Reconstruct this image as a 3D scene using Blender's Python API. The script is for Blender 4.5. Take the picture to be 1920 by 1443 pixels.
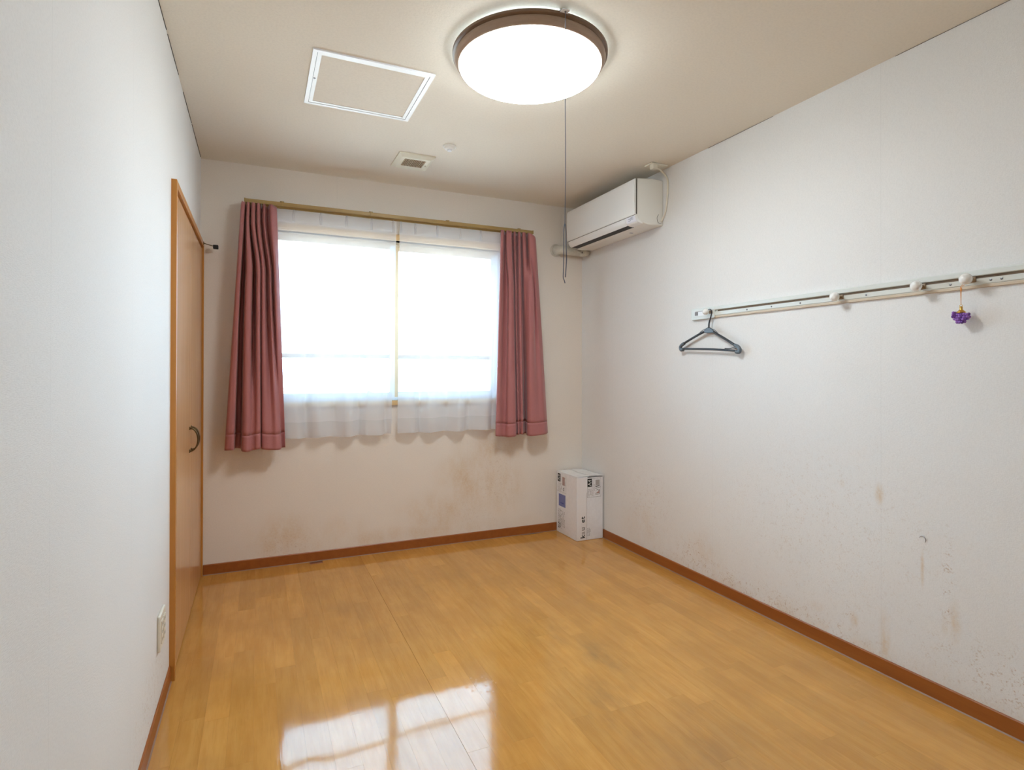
import bpy, bmesh, math, random
from mathutils import Vector, Matrix

for o in list(bpy.data.objects):
    bpy.data.objects.remove(o)
SC = bpy.context.scene
COL = SC.collection
random.seed(7)

# ------------------------------------------------------------------ camera
W, H, D = 2.545, 2.40, 4.35          # room width (x), height (z), depth (y from 0 to -D)
F, PY = 1064.87, 688.48              # focal length and principal row in pixels of the 1920 x 1443 frame
CAM = Vector((0.304, -3.712, 1.187))
YAW, PITCH, ROLL = math.radians(24.10), math.radians(0.242), math.radians(0.119)
_fw = Vector((math.sin(YAW), math.cos(YAW), 0)); _rt = Vector((math.cos(YAW), -math.sin(YAW), 0)); _up = Vector((0, 0, 1))
FWD = _fw * math.cos(PITCH) + _up * math.sin(PITCH)
_u2 = _up * math.cos(PITCH) - _fw * math.sin(PITCH)
RGT = _rt * math.cos(ROLL) + _u2 * math.sin(ROLL)
UPV = _u2 * math.cos(ROLL) - _rt * math.sin(ROLL)
cd = bpy.data.cameras.new('camera')
cam = bpy.data.objects.new('camera', cd); COL.objects.link(cam)
cd.sensor_width = 36.0; cd.lens = F / 1920 * 36.0
cd.shift_y = (PY - 721.5) / 1920
cd.clip_start = 0.02
m3 = Matrix((RGT, UPV, -FWD)).transposed()
cam.matrix_world = Matrix.Translation(CAM) @ m3.to_4x4()
SC.camera = cam

def px(x, y, axis, v):
    """the point where the ray through pixel (x, y) meets the plane axis = v"""
    d = FWD + RGT * ((x - 960) / F) + UPV * ((PY - y) / F)
    return CAM + d * ((v - CAM[axis]) / d[axis])

# ------------------------------------------------------------------ light
LAMP_STRENGTH = 13.0
SKY_STRENGTH = 7.2
wd = bpy.data.worlds.new('World'); SC.world = wd
wd.use_nodes = True
bg = wd.node_tree.nodes['Background']
_n, _l = wd.node_tree.nodes, wd.node_tree.links
_tc = _n.new('ShaderNodeTexCoord'); _sp = _n.new('ShaderNodeSeparateXYZ'); _mr = _n.new('ShaderNodeMapRange'); _mx = _n.new('ShaderNodeMix')
_mx.data_type = 'RGBA'
_l.new(_tc.outputs['Generated'], _sp.inputs[0]); _l.new(_sp.outputs[2], _mr.inputs[0])
_mr.inputs[1].default_value = -.06; _mr.inputs[2].default_value = .02
_l.new(_mr.outputs[0], _mx.inputs[0])
_mx.inputs[6].default_value = (0.56, 0.63, 0.66, 1)      # ground and walls below the horizon
_mx.inputs[7].default_value = (0.46, 0.745, 1.0, 1)       # pale sky
_l.new(_mx.outputs[2], bg.inputs['Color'])
bg.inputs['Strength'].default_value = SKY_STRENGTH
vs = SC.view_settings
vs.view_transform = 'Standard'; vs.look = 'None'; vs.gamma = 1.0; vs.exposure = 1.35; vs.use_curve_mapping = False
cy = SC.cycles
cy.max_bounces = 8; cy.diffuse_bounces = 5; cy.glossy_bounces = 4; cy.transparent_max_bounces = 12; cy.transmission_bounces = 6
cy.use_adaptive_sampling = True; cy.adaptive_threshold = 0.05
cy.sample_clamp_indirect = 8.0
cy.use_denoising = True; cy.use_light_tree = False

# ------------------------------------------------------------------ helpers: materials
class NT:
    def __init__(s, name):
        s.m = bpy.data.materials.new(name); s.m.use_nodes = True
        s.t = s.m.node_tree; s.n = s.t.nodes; s.l = s.t.links
        s.bsdf = s.n['Principled BSDF']; s.out = s.n['Material Output']
    def add(s, typ, **kw):
        nd = s.n.new(typ)
        for k, v in kw.items(): setattr(nd, k, v)
        return nd
    def link(s, a, b): s.l.new(a, b)
    def put(s, sock, v):
        if isinstance(v, bpy.types.NodeSocket): s.l.new(v, sock)
        else: sock.default_value = v
    def math(s, op, a, b=0.0, c=0.0, clamp=False):
        nd = s.add('ShaderNodeMath', operation=op, use_clamp=clamp)
        s.put(nd.inputs[0], a); s.put(nd.inputs[1], b); s.put(nd.inputs[2], c)
        return nd.outputs[0]
    def vmath(s, op, a, b=(0, 0, 0)):
        nd = s.add('ShaderNodeVectorMath', operation=op)
        s.put(nd.inputs[0], a); s.put(nd.inputs[1], b)
        return nd.outputs['Value'] if op in ('LENGTH', 'DISTANCE', 'DOT_PRODUCT') else nd.outputs[0]
    def noise(s, vec, scale, detail=2.0, rough=0.5):
        nd = s.add('ShaderNodeTexNoise'); s.put(nd.inputs['Vector'], vec)
        nd.inputs['Scale'].default_value = scale; nd.inputs['Detail'].default_value = detail; nd.inputs['Roughness'].default_value = rough
        return nd.outputs[0]
    def maprange(s, v, a, b, c=0.0, d=1.0, smooth=True):
        nd = s.add('ShaderNodeMapRange', interpolation_type='SMOOTHSTEP' if smooth else 'LINEAR')
        s.put(nd.inputs[0], v)
        for i, q in enumerate((a, b, c, d)): nd.inputs[i + 1].default_value = q
        return nd.outputs[0]
    def mix(s, f, a, b):
        nd = s.add('ShaderNodeMix', data_type='RGBA')
        s.put(nd.inputs[0], f)
        s.put(nd.inputs[6], a if isinstance(a, bpy.types.NodeSocket) else (*a, 1)); s.put(nd.inputs[7], b if isinstance(b, bpy.types.NodeSocket) else (*b, 1))
        return nd.outputs[2]
    def pos(s): return s.add('ShaderNodeNewGeometry').outputs['Position']
    def sep(s, v):
        nd = s.add('ShaderNodeSeparateXYZ'); s.put(nd.inputs[0], v); return nd.outputs
    def bump(s, h, strength, dist):
        nd = s.add('ShaderNodeBump'); nd.inputs['Strength'].default_value = strength; nd.inputs['Distance'].default_value = dist
        s.put(nd.inputs['Height'], h); s.link(nd.outputs[0], s.bsdf.inputs['Normal'])
    def base(s, c): s.put(s.bsdf.inputs['Base Color'], c if isinstance(c, bpy.types.NodeSocket) else (*c, 1))
    def rough(s, r): s.put(s.bsdf.inputs['Roughness'], r)
    def blob(s, p, c, r, soft=0.0):
        """1 at the centre of an ellipsoid, 0 outside it"""
        v = s.vmath('DIVIDE', s.vmath('SUBTRACT', p, c), r)
        return s.maprange(s.vmath('LENGTH', v), soft, 1.0, 1.0, 0.0)
    def blobs(s, p, lst):
        acc = None
        for c, r, k in lst:
            b = s.math('MULTIPLY', s.blob(p, c, r), k)
            acc = b if acc is None else s.math('MAXIMUM', acc, b)
        return acc

def plain(name, col, rough=0.5, metal=0.0, grain=0.0, spec=0.5):
    t = NT(name)
    if grain:
        n = t.noise(t.add('ShaderNodeTexCoord').outputs['Object'], 60, 3)
        t.base(t.mix(t.maprange(n, .3, .7), [c * (1 - grain) for c in col], [min(1, c * (1 + grain)) for c in col]))
    else: t.base(col)
    t.rough(rough); t.bsdf.inputs['Metallic'].default_value = metal
    t.bsdf.inputs['Specular IOR Level'].default_value = spec
    return t.m

def wallpaper(name, col, seams=(), axis=1, stains=(), fine=(), creases=False):
    t = NT(name); p = t.pos(); x = t.sep(p)
    tone = t.noise(p, 1.7, 1)
    c = t.mix(t.maprange(tone, .3, .7), [v * .975 for v in col], col)
    for sv in seams:
        d = t.math('ABSOLUTE', t.math('SUBTRACT', x[axis], sv))
        c = t.mix(t.maprange(d, .0004, .0016, .13, 0.0), c, [v * .55 for v in col])
    if stains:                                     # soft yellow-brown damp stains
        n1 = t.noise(t.vmath('MULTIPLY', p, (1, 1, .55)), 9, 4, .65); n2 = t.noise(p, 90, 1)
        m = t.math('MULTIPLY', t.blobs(p, stains), t.maprange(n1, .24, .80))
        m = t.math('MULTIPLY', m, t.maprange(n2, .25, .6, .55, 1.0))
        c = t.mix(m, c, (.66, .43, .19))
    if fine:                                       # small rusty specks
        n3 = t.noise(p, 38, 3, .7); n4 = t.noise(p, 130, 1, .6)
        m = t.math('MULTIPLY', t.blobs(p, fine), t.maprange(t.math('MULTIPLY', n3, n4), .27, .44))
        c = t.mix(t.math('MULTIPLY', m, .8), c, (.44, .25, .11))
    weave = t.math('ADD', t.noise(t.vmath('MULTIPLY', p, (110, 110, 620)), 1.0, 1), t.noise(t.vmath('MULTIPLY', p, (520, 520, 130)), 1.0, 1))
    c = t.mix(t.maprange(weave, .75, 1.15, .16, 0.0), c, [v * .70 for v in col])
    t.base(c); t.rough(.72)
    t.bsdf.inputs['Specular IOR Level'].default_value = .25
    if creases:                                    # faint diagonal ripples of loose paper
        rip = t.noise(t.vmath('MULTIPLY', t.vmath('ADD', p, (0, 0, 0)), (1, 2.6, .9)), 2.2, 1)
        weave = t.math('ADD', t.math('MULTIPLY', weave, 1.0), t.math('MULTIPLY', rip, 6.0))
    t.bump(weave, .35, .0011)
    return t.m

def wood(name, dark, light, rough=.35, stretch=(30, 2.5, 30), vertical=False):
    t = NT(name)
    p = t.pos()
    s = (28, 28, 1.8) if vertical else stretch
    g = t.noise(t.vmath('MULTIPLY', p, s), 1.0, 4, .6)
    t.base(t.mix(t.maprange(g, .25, .75), dark, light)); t.rough(rough)
    return t.m

M = {}
BACK_STAINS = [((1.66, 0, .42), (.34, .3, .36), 0.72), ((1.45, 0, .22), (.40, .3, .22), 0.61), ((1.78, 0, .60), (.14, .3, .22), 0.72), ((1.92, 0, .35), (.22, .3, .3), 0.58),
               ((.46, 0, .16), (.28, .3, .22), 0.67), ((.80, 0, .15), (.22, .3, .16), 0.41), ((1.95, 0, .62), (.12, .3, .14), 0.58), ((1.2, 0, .10), (1.3, .3, .09), 0.51)]
BACK_FINE = [((.46, 0, .12), (.28, .3, .16), .5), ((1.85, 0, .4), (.22, .3, .38), .55), ((1.7, 0, .2), (.4, .3, .2), .35)]
RIGHT_STAINS = [((W, -1.9, .03), (.3, 1.9, .13), .50), ((W, -.75, .18), (.3, .30, .22), .34), ((W, -1.3, .14), (.3, .20, .22), .40), ((W, -2.275, .13), (.3, .035, .16), .8),
                ((W, -2.52, .30), (.3, .030, .10), .85), ((W, -2.49, .28), (.3, .018, .06), .8), ((W, -2.415, .46), (.3, .010, .10), .75), ((W, -2.255, .70), (.3, .028, .06), .7), ((W, -2.10, .715), (.3, .02, .03), .5),
                ((W, -2.15, .16), (.3, .03, .05), .8), ((W, -1.98, .15), (.3, .05, .04), .5)]
RIGHT_FINE = [((W, -1.22, .15), (.3, .22, .17), .85), ((W, -1.6, .08), (.3, 1.1, .12), .8), ((W, -2.15, .17), (.3, .07, .08), .9), ((W, -2.5, .42), (.3, .03, .30), .9), ((W, -2.7, .17), (.3, .45, .18), .75),
              ((W, -.8, .35), (.3, .4, .4), .35), ((W, -2.0, .5), (.3, .9, .6), .28)]
LEFT_FINE = [((0, -1.62, .12), (.3, .5, .22), .6)]
PAPER = (.835, .820, .800)
PAPER_WARM = (.860, .785, .705)      # warmer paper colour for the window wall
M['wall_back'] = wallpaper('wallpaper_back', PAPER_WARM, (.755, 1.627), 0, BACK_STAINS, BACK_FINE)
M['wall_right'] = wallpaper('wallpaper_right', PAPER, (-.40, -1.355, -2.263, -3.17), 1, RIGHT_STAINS, RIGHT_FINE)
M['wall_left'] = wallpaper('wallpaper_left', PAPER, (-1.928, -2.577), 1, (), LEFT_FINE, True)
M['wall'] = wallpaper('wallpaper', PAPER)
M['ceiling'] = wallpaper('ceiling_paper', (.83, .755, .645))
M['baseboard'] = wood('baseboard_brown', (.30, .085, .014), (.36, .110, .020), .38)
M['caulk'] = plain('caulk_lilac', (.29, .17, .11), .5)
M['trim_wood'] = wood('trim_wood', (.53, .215, .036), (.60, .26, .052), .35, vertical=True)
M['leaf_wood'] = wood('door_leaf_wood', (.60, .315, .135), (.65, .355, .165), .24, vertical=True)
M['casing_wood'] = wood('casing_wood', (.60, .37, .16), (.70, .45, .21), .4)
M['bronze'] = plain('handle_bronze', (.13, .085, .035), .3, .8)
M['rail'] = wood('curtain_rail_gold', (.36, .235, .075), (.46, .315, .115), .38, (4, 60, 60))
M['alu'] = plain('white_aluminium', (.78, .80, .82), .35)
M['sash_tan'] = plain('sash_tan', (.62, .46, .29), .45)
M['midrail'] = plain('sash_mid_rail', (.36, .25, .15), .45)
M['dark'] = plain('black_plastic', (.008, .008, .008), .5)
M['screw'] = plain('screw_grey', (.18, .18, .19), .35, .7)
M['ac'] = plain('aircon_white', (.84, .82, .765), .38)
M['ac_panel'] = plain('aircon_panel', (.90, .90, .88), .30)
M['ac_seam'] = plain('aircon_seam', (.10, .085, .07), .6)
M['sticker'] = plain('sticker_white', (.86, .87, .93), .5)
M['sticker_ink'] = plain('sticker_ink', (.42, .44, .52), .6)
M['cable'] = plain('cable_cream', (.78, .73, .62), .45)
M['outlet_cream'] = plain('outlet_cream', (.78, .74, .64), .4)
M['hole'] = plain('slot_dark', (.05, .045, .04), .6)
M['pipe'] = plain('pipe_cover', (.62, .58, .50), .55, grain=.05)
M['vent'] = plain('vent_cream', (.80, .76, .62), .45)
M['vent_slat'] = plain('vent_slat_tan', (.46, .34, .21), .5)
M['vent_dark'] = plain('vent_dark', (.09, .055, .03), .8)
M['detector'] = plain('detector_white', (.82, .79, .73), .45)
M['hatch_alu'] = plain('hatch_frame_white', (.82, .82, .82), .3)
M['rail_white'] = plain('peg_rail_white', (.70, .72, .68), .35)
M['rail_cream_shade'] = plain('peg_rail_edge_shade', (.62, .51, .38), .45)
M['rail_groove'] = plain('peg_rail_groove', (.16, .10, .055), .6)
M['peg'] = plain('peg_pearl', (.86, .85, .82), .12)
M['peg_neck'] = plain('peg_neck', (.30, .20, .11), .3)
M['hanger'] = plain('hanger_charcoal', (.028, .032, .040), .35)
M['hanger_grey'] = plain('hanger_slate', (.12, .15, .18), .4)
M['string'] = plain('orange_string', (.80, .35, .10), .7)
M['gold'] = plain('gold_metal', (.70, .42, .10), .28, .85)
M['bead'] = plain('purple_bead', (.30, .13, .52), .12)
M['bead_dark'] = plain('dark_purple_bead', (.12, .04, .26), .12)
M['cord'] = plain('grey_cord', (.17, .18, .23), .7)
M['cord_light'] = plain('white_cord_plate', (.85, .87, .90), .4)
M['ring'] = wood('lamp_ring_brown', (.16, .095, .055), (.23, .145, .09), .35, (6, 6, 60))
M['ring_light'] = wood('lamp_ring_rim', (.33, .23, .165), (.40, .285, .21), .3, (6, 6, 60))
M['carton'] = plain('carton_white', (.87, .87, .90), .6, grain=.02)
M['carton_top'] = plain('carton_top', (.86, .85, .84), .6, grain=.03)
M['tape'] = plain('packing_tape', (.89, .87, .88), .22)
M['ink'] = plain('print_black', (.012, .016, .016), .6)
M['ink_grey'] = plain('print_grey', (.24, .23, .23), .6)
M['ink_pale'] = plain('print_pale', (.46, .43, .43), .6)
M['ink_pink'] = plain('print_pink', (.52, .33, .31), .6)
M['ink_blue'] = plain('print_blue', (.20, .22, .47), .6)
M['ink_blue_dark'] = plain('print_dark_blue', (.05, .07, .38), .6)
M['ink_white'] = plain('print_white', (.82, .82, .82), .6)
M['crack'] = plain('paper_gap', (.10, .085, .07), .9)

def curtain_mat():
    t = NT('rose_curtain'); p = t.pos()
    weave = t.math('ADD', t.noise(t.vmath('MULTIPLY', p, (300, 300, 1500)), 1, 1), t.noise(t.vmath('MULTIPLY', p, (1500, 1500, 300)), 1, 1))
    t.base(t.mix(t.maprange(weave, .7, 1.3), (.42, .155, .158), (.50, .195, .195)))
    t.rough(.62); t.bsdf.inputs['Sheen Weight'].default_value = .25; t.bsdf.inputs['Sheen Roughness'].default_value = .4
    t.bump(weave, .15, .0006)
    tr = t.add('ShaderNodeBsdfTranslucent'); tr.inputs[0].default_value = (.45, .10, .09, 1)
    mx = t.add('ShaderNodeMixShader'); mx.inputs[0].default_value = .03
    t.link(t.bsdf.outputs[0], mx.inputs[1]); t.link(tr.outputs[0], mx.inputs[2]); t.link(mx.outputs[0], t.out.inputs['Surface'])
    return t.m
M['curtain'] = curtain_mat()

def sheer_mat(name, opacity):
    t = NT(name); t.n.remove(t.bsdf)
    df = t.add('ShaderNodeBsdfDiffuse'); df.inputs[0].default_value = (.86, .87, .90, 1)
    tl = t.add('ShaderNodeBsdfTranslucent'); tl.inputs[0].default_value = (.88, .90, .95, 1)
    tp = t.add('ShaderNodeBsdfTransparent'); tp.inputs[0].default_value = (1, 1, 1, 1)
    a = t.add('ShaderNodeMixShader'); a.inputs[0].default_value = .21
    t.link(df.outputs[0], a.inputs[1]); t.link(tl.outputs[0], a.inputs[2])
    b = t.add('ShaderNodeMixShader'); b.inputs[0].default_value = opacity
    t.link(tp.outputs[0], b.inputs[1]); t.link(a.outputs[0], b.inputs[2]); t.link(b.outputs[0], t.out.inputs['Surface'])
    return t.m
M['sheer'] = sheer_mat('white_sheer', .52)
M['sheer_thick'] = sheer_mat('white_sheer_tape', .45)

def glass_mat():
    t = NT('window_glass'); t.n.remove(t.bsdf)
    tp = t.add('ShaderNodeBsdfTransparent'); tp.inputs[0].default_value = (.96, .98, .98, 1)
    gl = t.add('ShaderNodeBsdfGlossy'); gl.inputs['Roughness'].default_value = .02
    fr = t.add('ShaderNodeFresnel'); fr.inputs[0].default_value = 1.35
    b = t.add('ShaderNodeMixShader'); t.link(fr.outputs[0], b.inputs[0])
    t.link(tp.outputs[0], b.inputs[1]); t.link(gl.outputs[0], b.inputs[2]); t.link(b.outputs[0], t.out.inputs['Surface'])
    return t.m
M['glass'] = glass_mat()

def lamp_mat(name, k, col=(.86, .95, 1.0, 1)):
    t = NT(name); t.base((.9, .9, .9))
    t.bsdf.inputs['Emission Color'].default_value = col
    t.bsdf.inputs['Emission Strength'].default_value = LAMP_STRENGTH * k
    return t.m
M['lamp'] = lamp_mat('lamp_diffuser', 1.0)
M['lamp_collar'] = lamp_mat('lamp_collar', 1.05, (.66, .88, 1.0, 1))

FLOOR_WEAR = [((1.50, -1.40, 0), (.16, .34, .5), 1.0), ((1.60, -1.70, 0), (.17, .30, .5), 1.0), ((1.44, -2.0, 0), (.22, .45, .5), .9), ((1.62, -2.35, 0), (.4, .5, .5), .6), ((1.80, -.70, 0), (.25, .4, .5), .5), ((1.20, -.65, 0), (.5, .35, .5), .4), ((.75, -.9, 0), (.5, .5, .5), .35)]
def floor_mat():
    t = NT('floor_planks'); p = t.pos()
    oi = t.add('ShaderNodeObjectInfo'); rnd = oi.outputs['Random']
    off = t.math('MULTIPLY', rnd, 37.0)
    cmb = t.add('ShaderNodeCombineXYZ'); t.link(off, cmb.inputs[2])
    q = t.vmath('ADD', p, cmb.outputs[0])
    g = t.noise(t.vmath('MULTIPLY', q, (38, 4.5, 1)), 1.0, 4, .6)
    g2 = t.noise(t.vmath('MULTIPLY', q, (190, 9, 1)), 1.0, 2, .6)
    c = t.mix(t.maprange(g, .28, .72), (.59, .275, .060), (.67, .338, .084))
    c = t.mix(t.math('MULTIPLY', t.maprange(g2, .52, .72), .24), c, (.44, .20, .05))
    shade = t.math('ADD', t.math('MULTIPLY', rnd, .17), .90)
    vm = t.add('ShaderNodeVectorMath', operation='SCALE'); t.link(c, vm.inputs[0]); t.link(shade, vm.inputs['Scale'])
    blot = t.noise(p, 3.2, 4, .6)
    c = t.mix(t.maprange(blot, .35, .7, 0, .36), vm.outputs[0], (.43, .20, .052))
    w = t.math('MULTIPLY', t.blobs(p, FLOOR_WEAR), t.maprange(t.noise(t.vmath('MULTIPLY', p, (1, .45, 1)), 7, 4, .6), .28, .78))
    c = t.mix(t.math('MULTIPLY', w, .62), c, (.20, .125, .062))
    t.base(c)
    sp = t.add('ShaderNodeTexVoronoi'); sp.inputs['Scale'].default_value = 48; t.put(sp.inputs['Vector'], p)
    spots = t.math('MULTIPLY', t.maprange(sp.outputs['Distance'], .16, .34, 1, 0), t.blob(p, (1.07, -1.71, 0), (.10, .10, .5)))
    r = t.math('ADD', t.math('ADD', t.maprange(blot, .3, .7, .05, .085), t.math('MULTIPLY', w, .10)), t.math('MULTIPLY', spots, .8))
    t.rough(r)
    t.bsdf.inputs['IOR'].default_value = 1.45
    wav = t.noise(t.vmath('MULTIPLY', p, (1, .6, 1)), 5.5, 2)
    t.bump(t.math('ADD', t.math('MULTIPLY', wav, 1.2), t.math('MULTIPLY', g2, .06)), .16, .006)
    return t.m
M['floor'] = floor_mat()

# ------------------------------------------------------------------ helpers: geometry
def box(bm, x0, x1, y0, y1, z0, z1, bevel=0.0, seg=2):
    r = bmesh.ops.create_cube(bm, size=1.0)
    vsx = r['verts']
    for v in vsx:
        v.co = Vector((x0 + (v.co.x + .5) * (x1 - x0), y0 + (v.co.y + .5) * (y1 - y0), z0 + (v.co.z + .5) * (z1 - z0)))
    if bevel:
        es = list({e for v in vsx for e in v.link_edges})
        bmesh.ops.bevel(bm, geom=es, offset=bevel, segments=seg, profile=.5, affect='EDGES')
    return vsx

def lathe(bm, prof, c, axis='Z', seg=48):
    """prof: list of (radius, height); revolved about an axis through c"""
    rings = []
    for r, h in prof:
        if r < 1e-6:
            rings.append([bm.verts.new(orient((0, 0, h), c, axis))])
        else:
            rings.append([bm.verts.new(orient((r * math.cos(2 * math.pi * i / seg), r * math.sin(2 * math.pi * i / seg), h), c, axis)) for i in range(seg)])
    for a, b in zip(rings, rings[1:]):
        for i in range(seg):
            j = (i + 1) % seg
            if len(a) == 1 and len(b) == 1: continue
            if len(a) == 1: bm.faces.new((a[0], b[j], b[i]))
            elif len(b) == 1: bm.faces.new((a[i], a[j], b[0]))
            else: bm.faces.new((a[i], a[j], b[j], b[i]))

def orient(p, c, axis):
    x, y, z = p
    if axis == 'Z': q = (x, y, z)
    elif axis == '-X': q = (-z, x, y)
    elif axis == 'X': q = (z, x, y)
    elif axis == '-Y': q = (x, -z, y)
    else: q = (x, z, y)
    return Vector(c) + Vector(q)

def smooth_path(pts, n=8):
    """Catmull-Rom through the points"""
    P = [Vector(p) for p in pts]; out = []
    for i in range(len(P) - 1):
        a, b, c, d = P[max(i - 1, 0)], P[i], P[i + 1], P[min(i + 2, len(P) - 1)]
        for k in range(n):
            t = k / n
            out.append(.5 * ((2 * b) + (c - a) * t + (2 * a - 5 * b + 4 * c - d) * t * t + (3 * b - a - 3 * c + d) * t ** 3))
    out.append(P[-1]); return out

def tube(bm, pts, r, seg=8, closed=False):
    P = [Vector(p) for p in pts]; n = len(P); rings = []
    rr = r if isinstance(r, (list, tuple)) else [r] * n
    prev = None
    for i in range(n):
        if closed: t = P[(i + 1) % n] - P[i - 1]
        else: t = P[min(i + 1, n - 1)] - P[max(i - 1, 0)]
        t.normalize()
        if prev is None:
            a = Vector((0, 0, 1)) if abs(t.z) < .9 else Vector((1, 0, 0))
            u = t.cross(a).normalized()
        else:
            u = prev - t * prev.dot(t); u.normalize()
        prev = u; v = t.cross(u)
        rings.append([bm.verts.new(P[i] + (u * math.cos(2 * math.pi * k / seg) + v * math.sin(2 * math.pi * k / seg)) * rr[i]) for k in range(seg)])
    m = n if closed else n - 1
    for i in range(m):
        a, b = rings[i], rings[(i + 1) % n]
        for k in range(seg):
            bm.faces.new((a[k], a[(k + 1) % seg], b[(k + 1) % seg], b[k]))
    if not closed:
        bm.faces.new(list(reversed(rings[0]))); bm.faces.new(rings[-1])

def extrude_poly(bm, poly, fn0, fn1):
    """a prism: poly is a list of 2-D points, fn0 / fn1 place them at the two ends"""
    a = [bm.verts.new(fn0(*q)) for q in poly]; b = [bm.verts.new(fn1(*q)) for q in poly]
    n = len(poly)
    for i in range(n):
        bm.faces.new((a[i], a[(i + 1) % n], b[(i + 1) % n], b[i]))
    bm.faces.new(list(reversed(a))); bm.faces.new(b)

def obj(name, bm, mat, parent=None, smooth=False, fix=True):
    me = bpy.data.meshes.new(name)
    if fix: bmesh.ops.recalc_face_normals(bm, faces=bm.faces)
    bm.to_mesh(me); bm.free()
    if smooth:
        for f in me.polygons: f.use_smooth = True
    me.materials.append(M[mat])
    o = bpy.data.objects.new(name, me); COL.objects.link(o)
    if parent:
        o.parent = parent
        o.matrix_parent_inverse = Matrix.Translation(parent.location).inverted()
    return o

def boxo(name, dims, mat, parent=None, bevel=0.0):
    bm = bmesh.new(); box(bm, *dims, bevel=bevel); return obj(name, bm, mat, parent)

def auto_smooth(o, deg=35):
    for f in o.data.polygons: f.use_smooth = True
    o.data.set_sharp_from_angle(angle=math.radians(deg))

def thing(name, label, cat, loc=(0, 0, 0), group=None):
    o = bpy.data.objects.new(name, None); COL.objects.link(o)
    o.location = loc; o.empty_display_size = .05
    o['label'] = label; o['category'] = cat
    if group: o['group'] = group
    return o

def struct(o, label=None, cat=None):
    o['kind'] = 'structure'
    if label: o['label'] = label
    if cat: o['category'] = cat
    return o

# ------------------------------------------------------------------ the room
T = .12
bm = bmesh.new(); box(bm, -T, W + T, -D - T, T, -.12, -.004)
floor = struct(obj('floor', bm, 'baseboard'), 'orange-brown plank-print vinyl floor with a glossy worn finish', 'floor')
bm = bmesh.new(); box(bm, -T, W + T, -D - T, T, H, H + T)
ceiling = struct(obj('ceiling', bm, 'ceiling'), 'cream papered ceiling carrying the round lamp', 'ceiling')
bm = bmesh.new(); box(bm, W, W + T, -D, T, 0, H)
wall_right = struct(obj('wall_right', bm, 'wall_right'), 'white papered wall with the peg rail and rusty specks low down', 'wall')
bm = bmesh.new(); box(bm, -T, W + T, -D - T, -D, 0, H)
wall_rear = struct(obj('wall_rear', bm, 'wall'), 'white papered wall facing the window wall', 'wall')
# window wall with its opening
WX0, WX1, WZ0, WZ1 = .36, 1.89, .985, 2.032
bm = bmesh.new()
box(bm, 0, WX0, 0, T, 0, H); box(bm, WX1, W, 0, T, 0, H); box(bm, WX0, WX1, 0, T, 0, WZ0); box(bm, WX0, WX1, 0, T, WZ1, H)
wall_back = struct(obj('wall_back', bm, 'wall_back'), 'papered window wall with yellow-brown damp stains low down', 'wall')
# closet wall: a shallow niche holds the folding doors
DY0, DY1, DZ = -1.185, -.022, 1.885
bm = bmesh.new()
box(bm, -T, -.03, -D, T, 0, H)
box(bm, -.03, 0, -D, DY0, 0, H); box(bm, -.03, 0, DY0, T, DZ, H); box(bm, -.03, 0, DY1, T, 0, DZ)
wall_left = struct(obj('wall_left', bm, 'wall_left'), 'white linen-textured papered wall beside the folding closet door', 'wall')
for y0, y1 in ((-1.95, -1.36), (-1.33, -1.02), (-.86, -.52), (-.5, -.03)):
    bm = bmesh.new(); tube(bm, [(.0008, y0, H - .0015), (.0012, (y0 + y1) / 2, H - .002), (.0008, y1, H - .001)], .0016, 5)
    obj('paper_gap', bm, 'crack', wall_left)
for y0, y1 in ((-1.75, -1.32), (-2.9, -2.32)):
    bm = bmesh.new(); tube(bm, [(W - .0006, y0, H - .001), (W - .001, (y0 + y1) / 2, H - .0018), (W - .0006, y1, H - .001)], .0008, 5)
    obj('paper_gap', bm, 'crack', wall_right)
# a small torn curl of paper in the right wall
bm = bmesh.new()
c = px(1730, 1011, 0, W)
arc = [Vector((W - .002, c.y + .011 * math.cos(a), c.z + .013 * math.sin(a))) for a in [math.radians(d) for d in range(20, 240, 20)]]
tube(bm, arc, [.0007 + .0012 * math.sin(math.pi * i / (len(arc) - 1)) for i in range(len(arc))], 6)
obj('torn_paper', bm, 'ink_pale', wall_right, True)

# printed planks of the vinyl floor: 75 mm staves along the room, each a piece of its own
PWD = .0757
nrow = math.ceil(W / PWD)
meshes = {}
xs0 = .900 - 12 * PWD                 # a sheet joint falls at x = 0.90
i = -1
rows = []
x = xs0
while x < W - .004:
    x0, x1 = max(x, .0), min(x + PWD, W)
    if x1 - x0 > .004: rows.append((x0, x1, i))
    x += PWD; i += 1
for x0, x1, i in rows:
    y = -D + .02 - random.random() * .8
    while y < 0:
        L = random.choice((.45, .6, .75, .9))
        y0, y1 = max(y, -D), min(y + L, 0.0)
        y += L
        if y1 - y0 < .06: continue
        gx = .0009 if abs(x0 - .900) < .002 else .0001
        w = round(x1 - x0 - gx - .0001, 5); l = round(y1 - y0 - .0003, 4)
        key = (w, l)
        if key not in meshes:
            bm = bmesh.new(); box(bm, 0, w, 0, l, -.004, 0)
            me = bpy.data.meshes.new('plank'); bm.to_mesh(me); bm.free(); me.materials.append(M['floor']); meshes[key] = me
        o = bpy.data.objects.new('plank', meshes[key]); COL.objects.link(o)
        o.location = (x0 + gx, y0, 0); o.parent = floor

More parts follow.
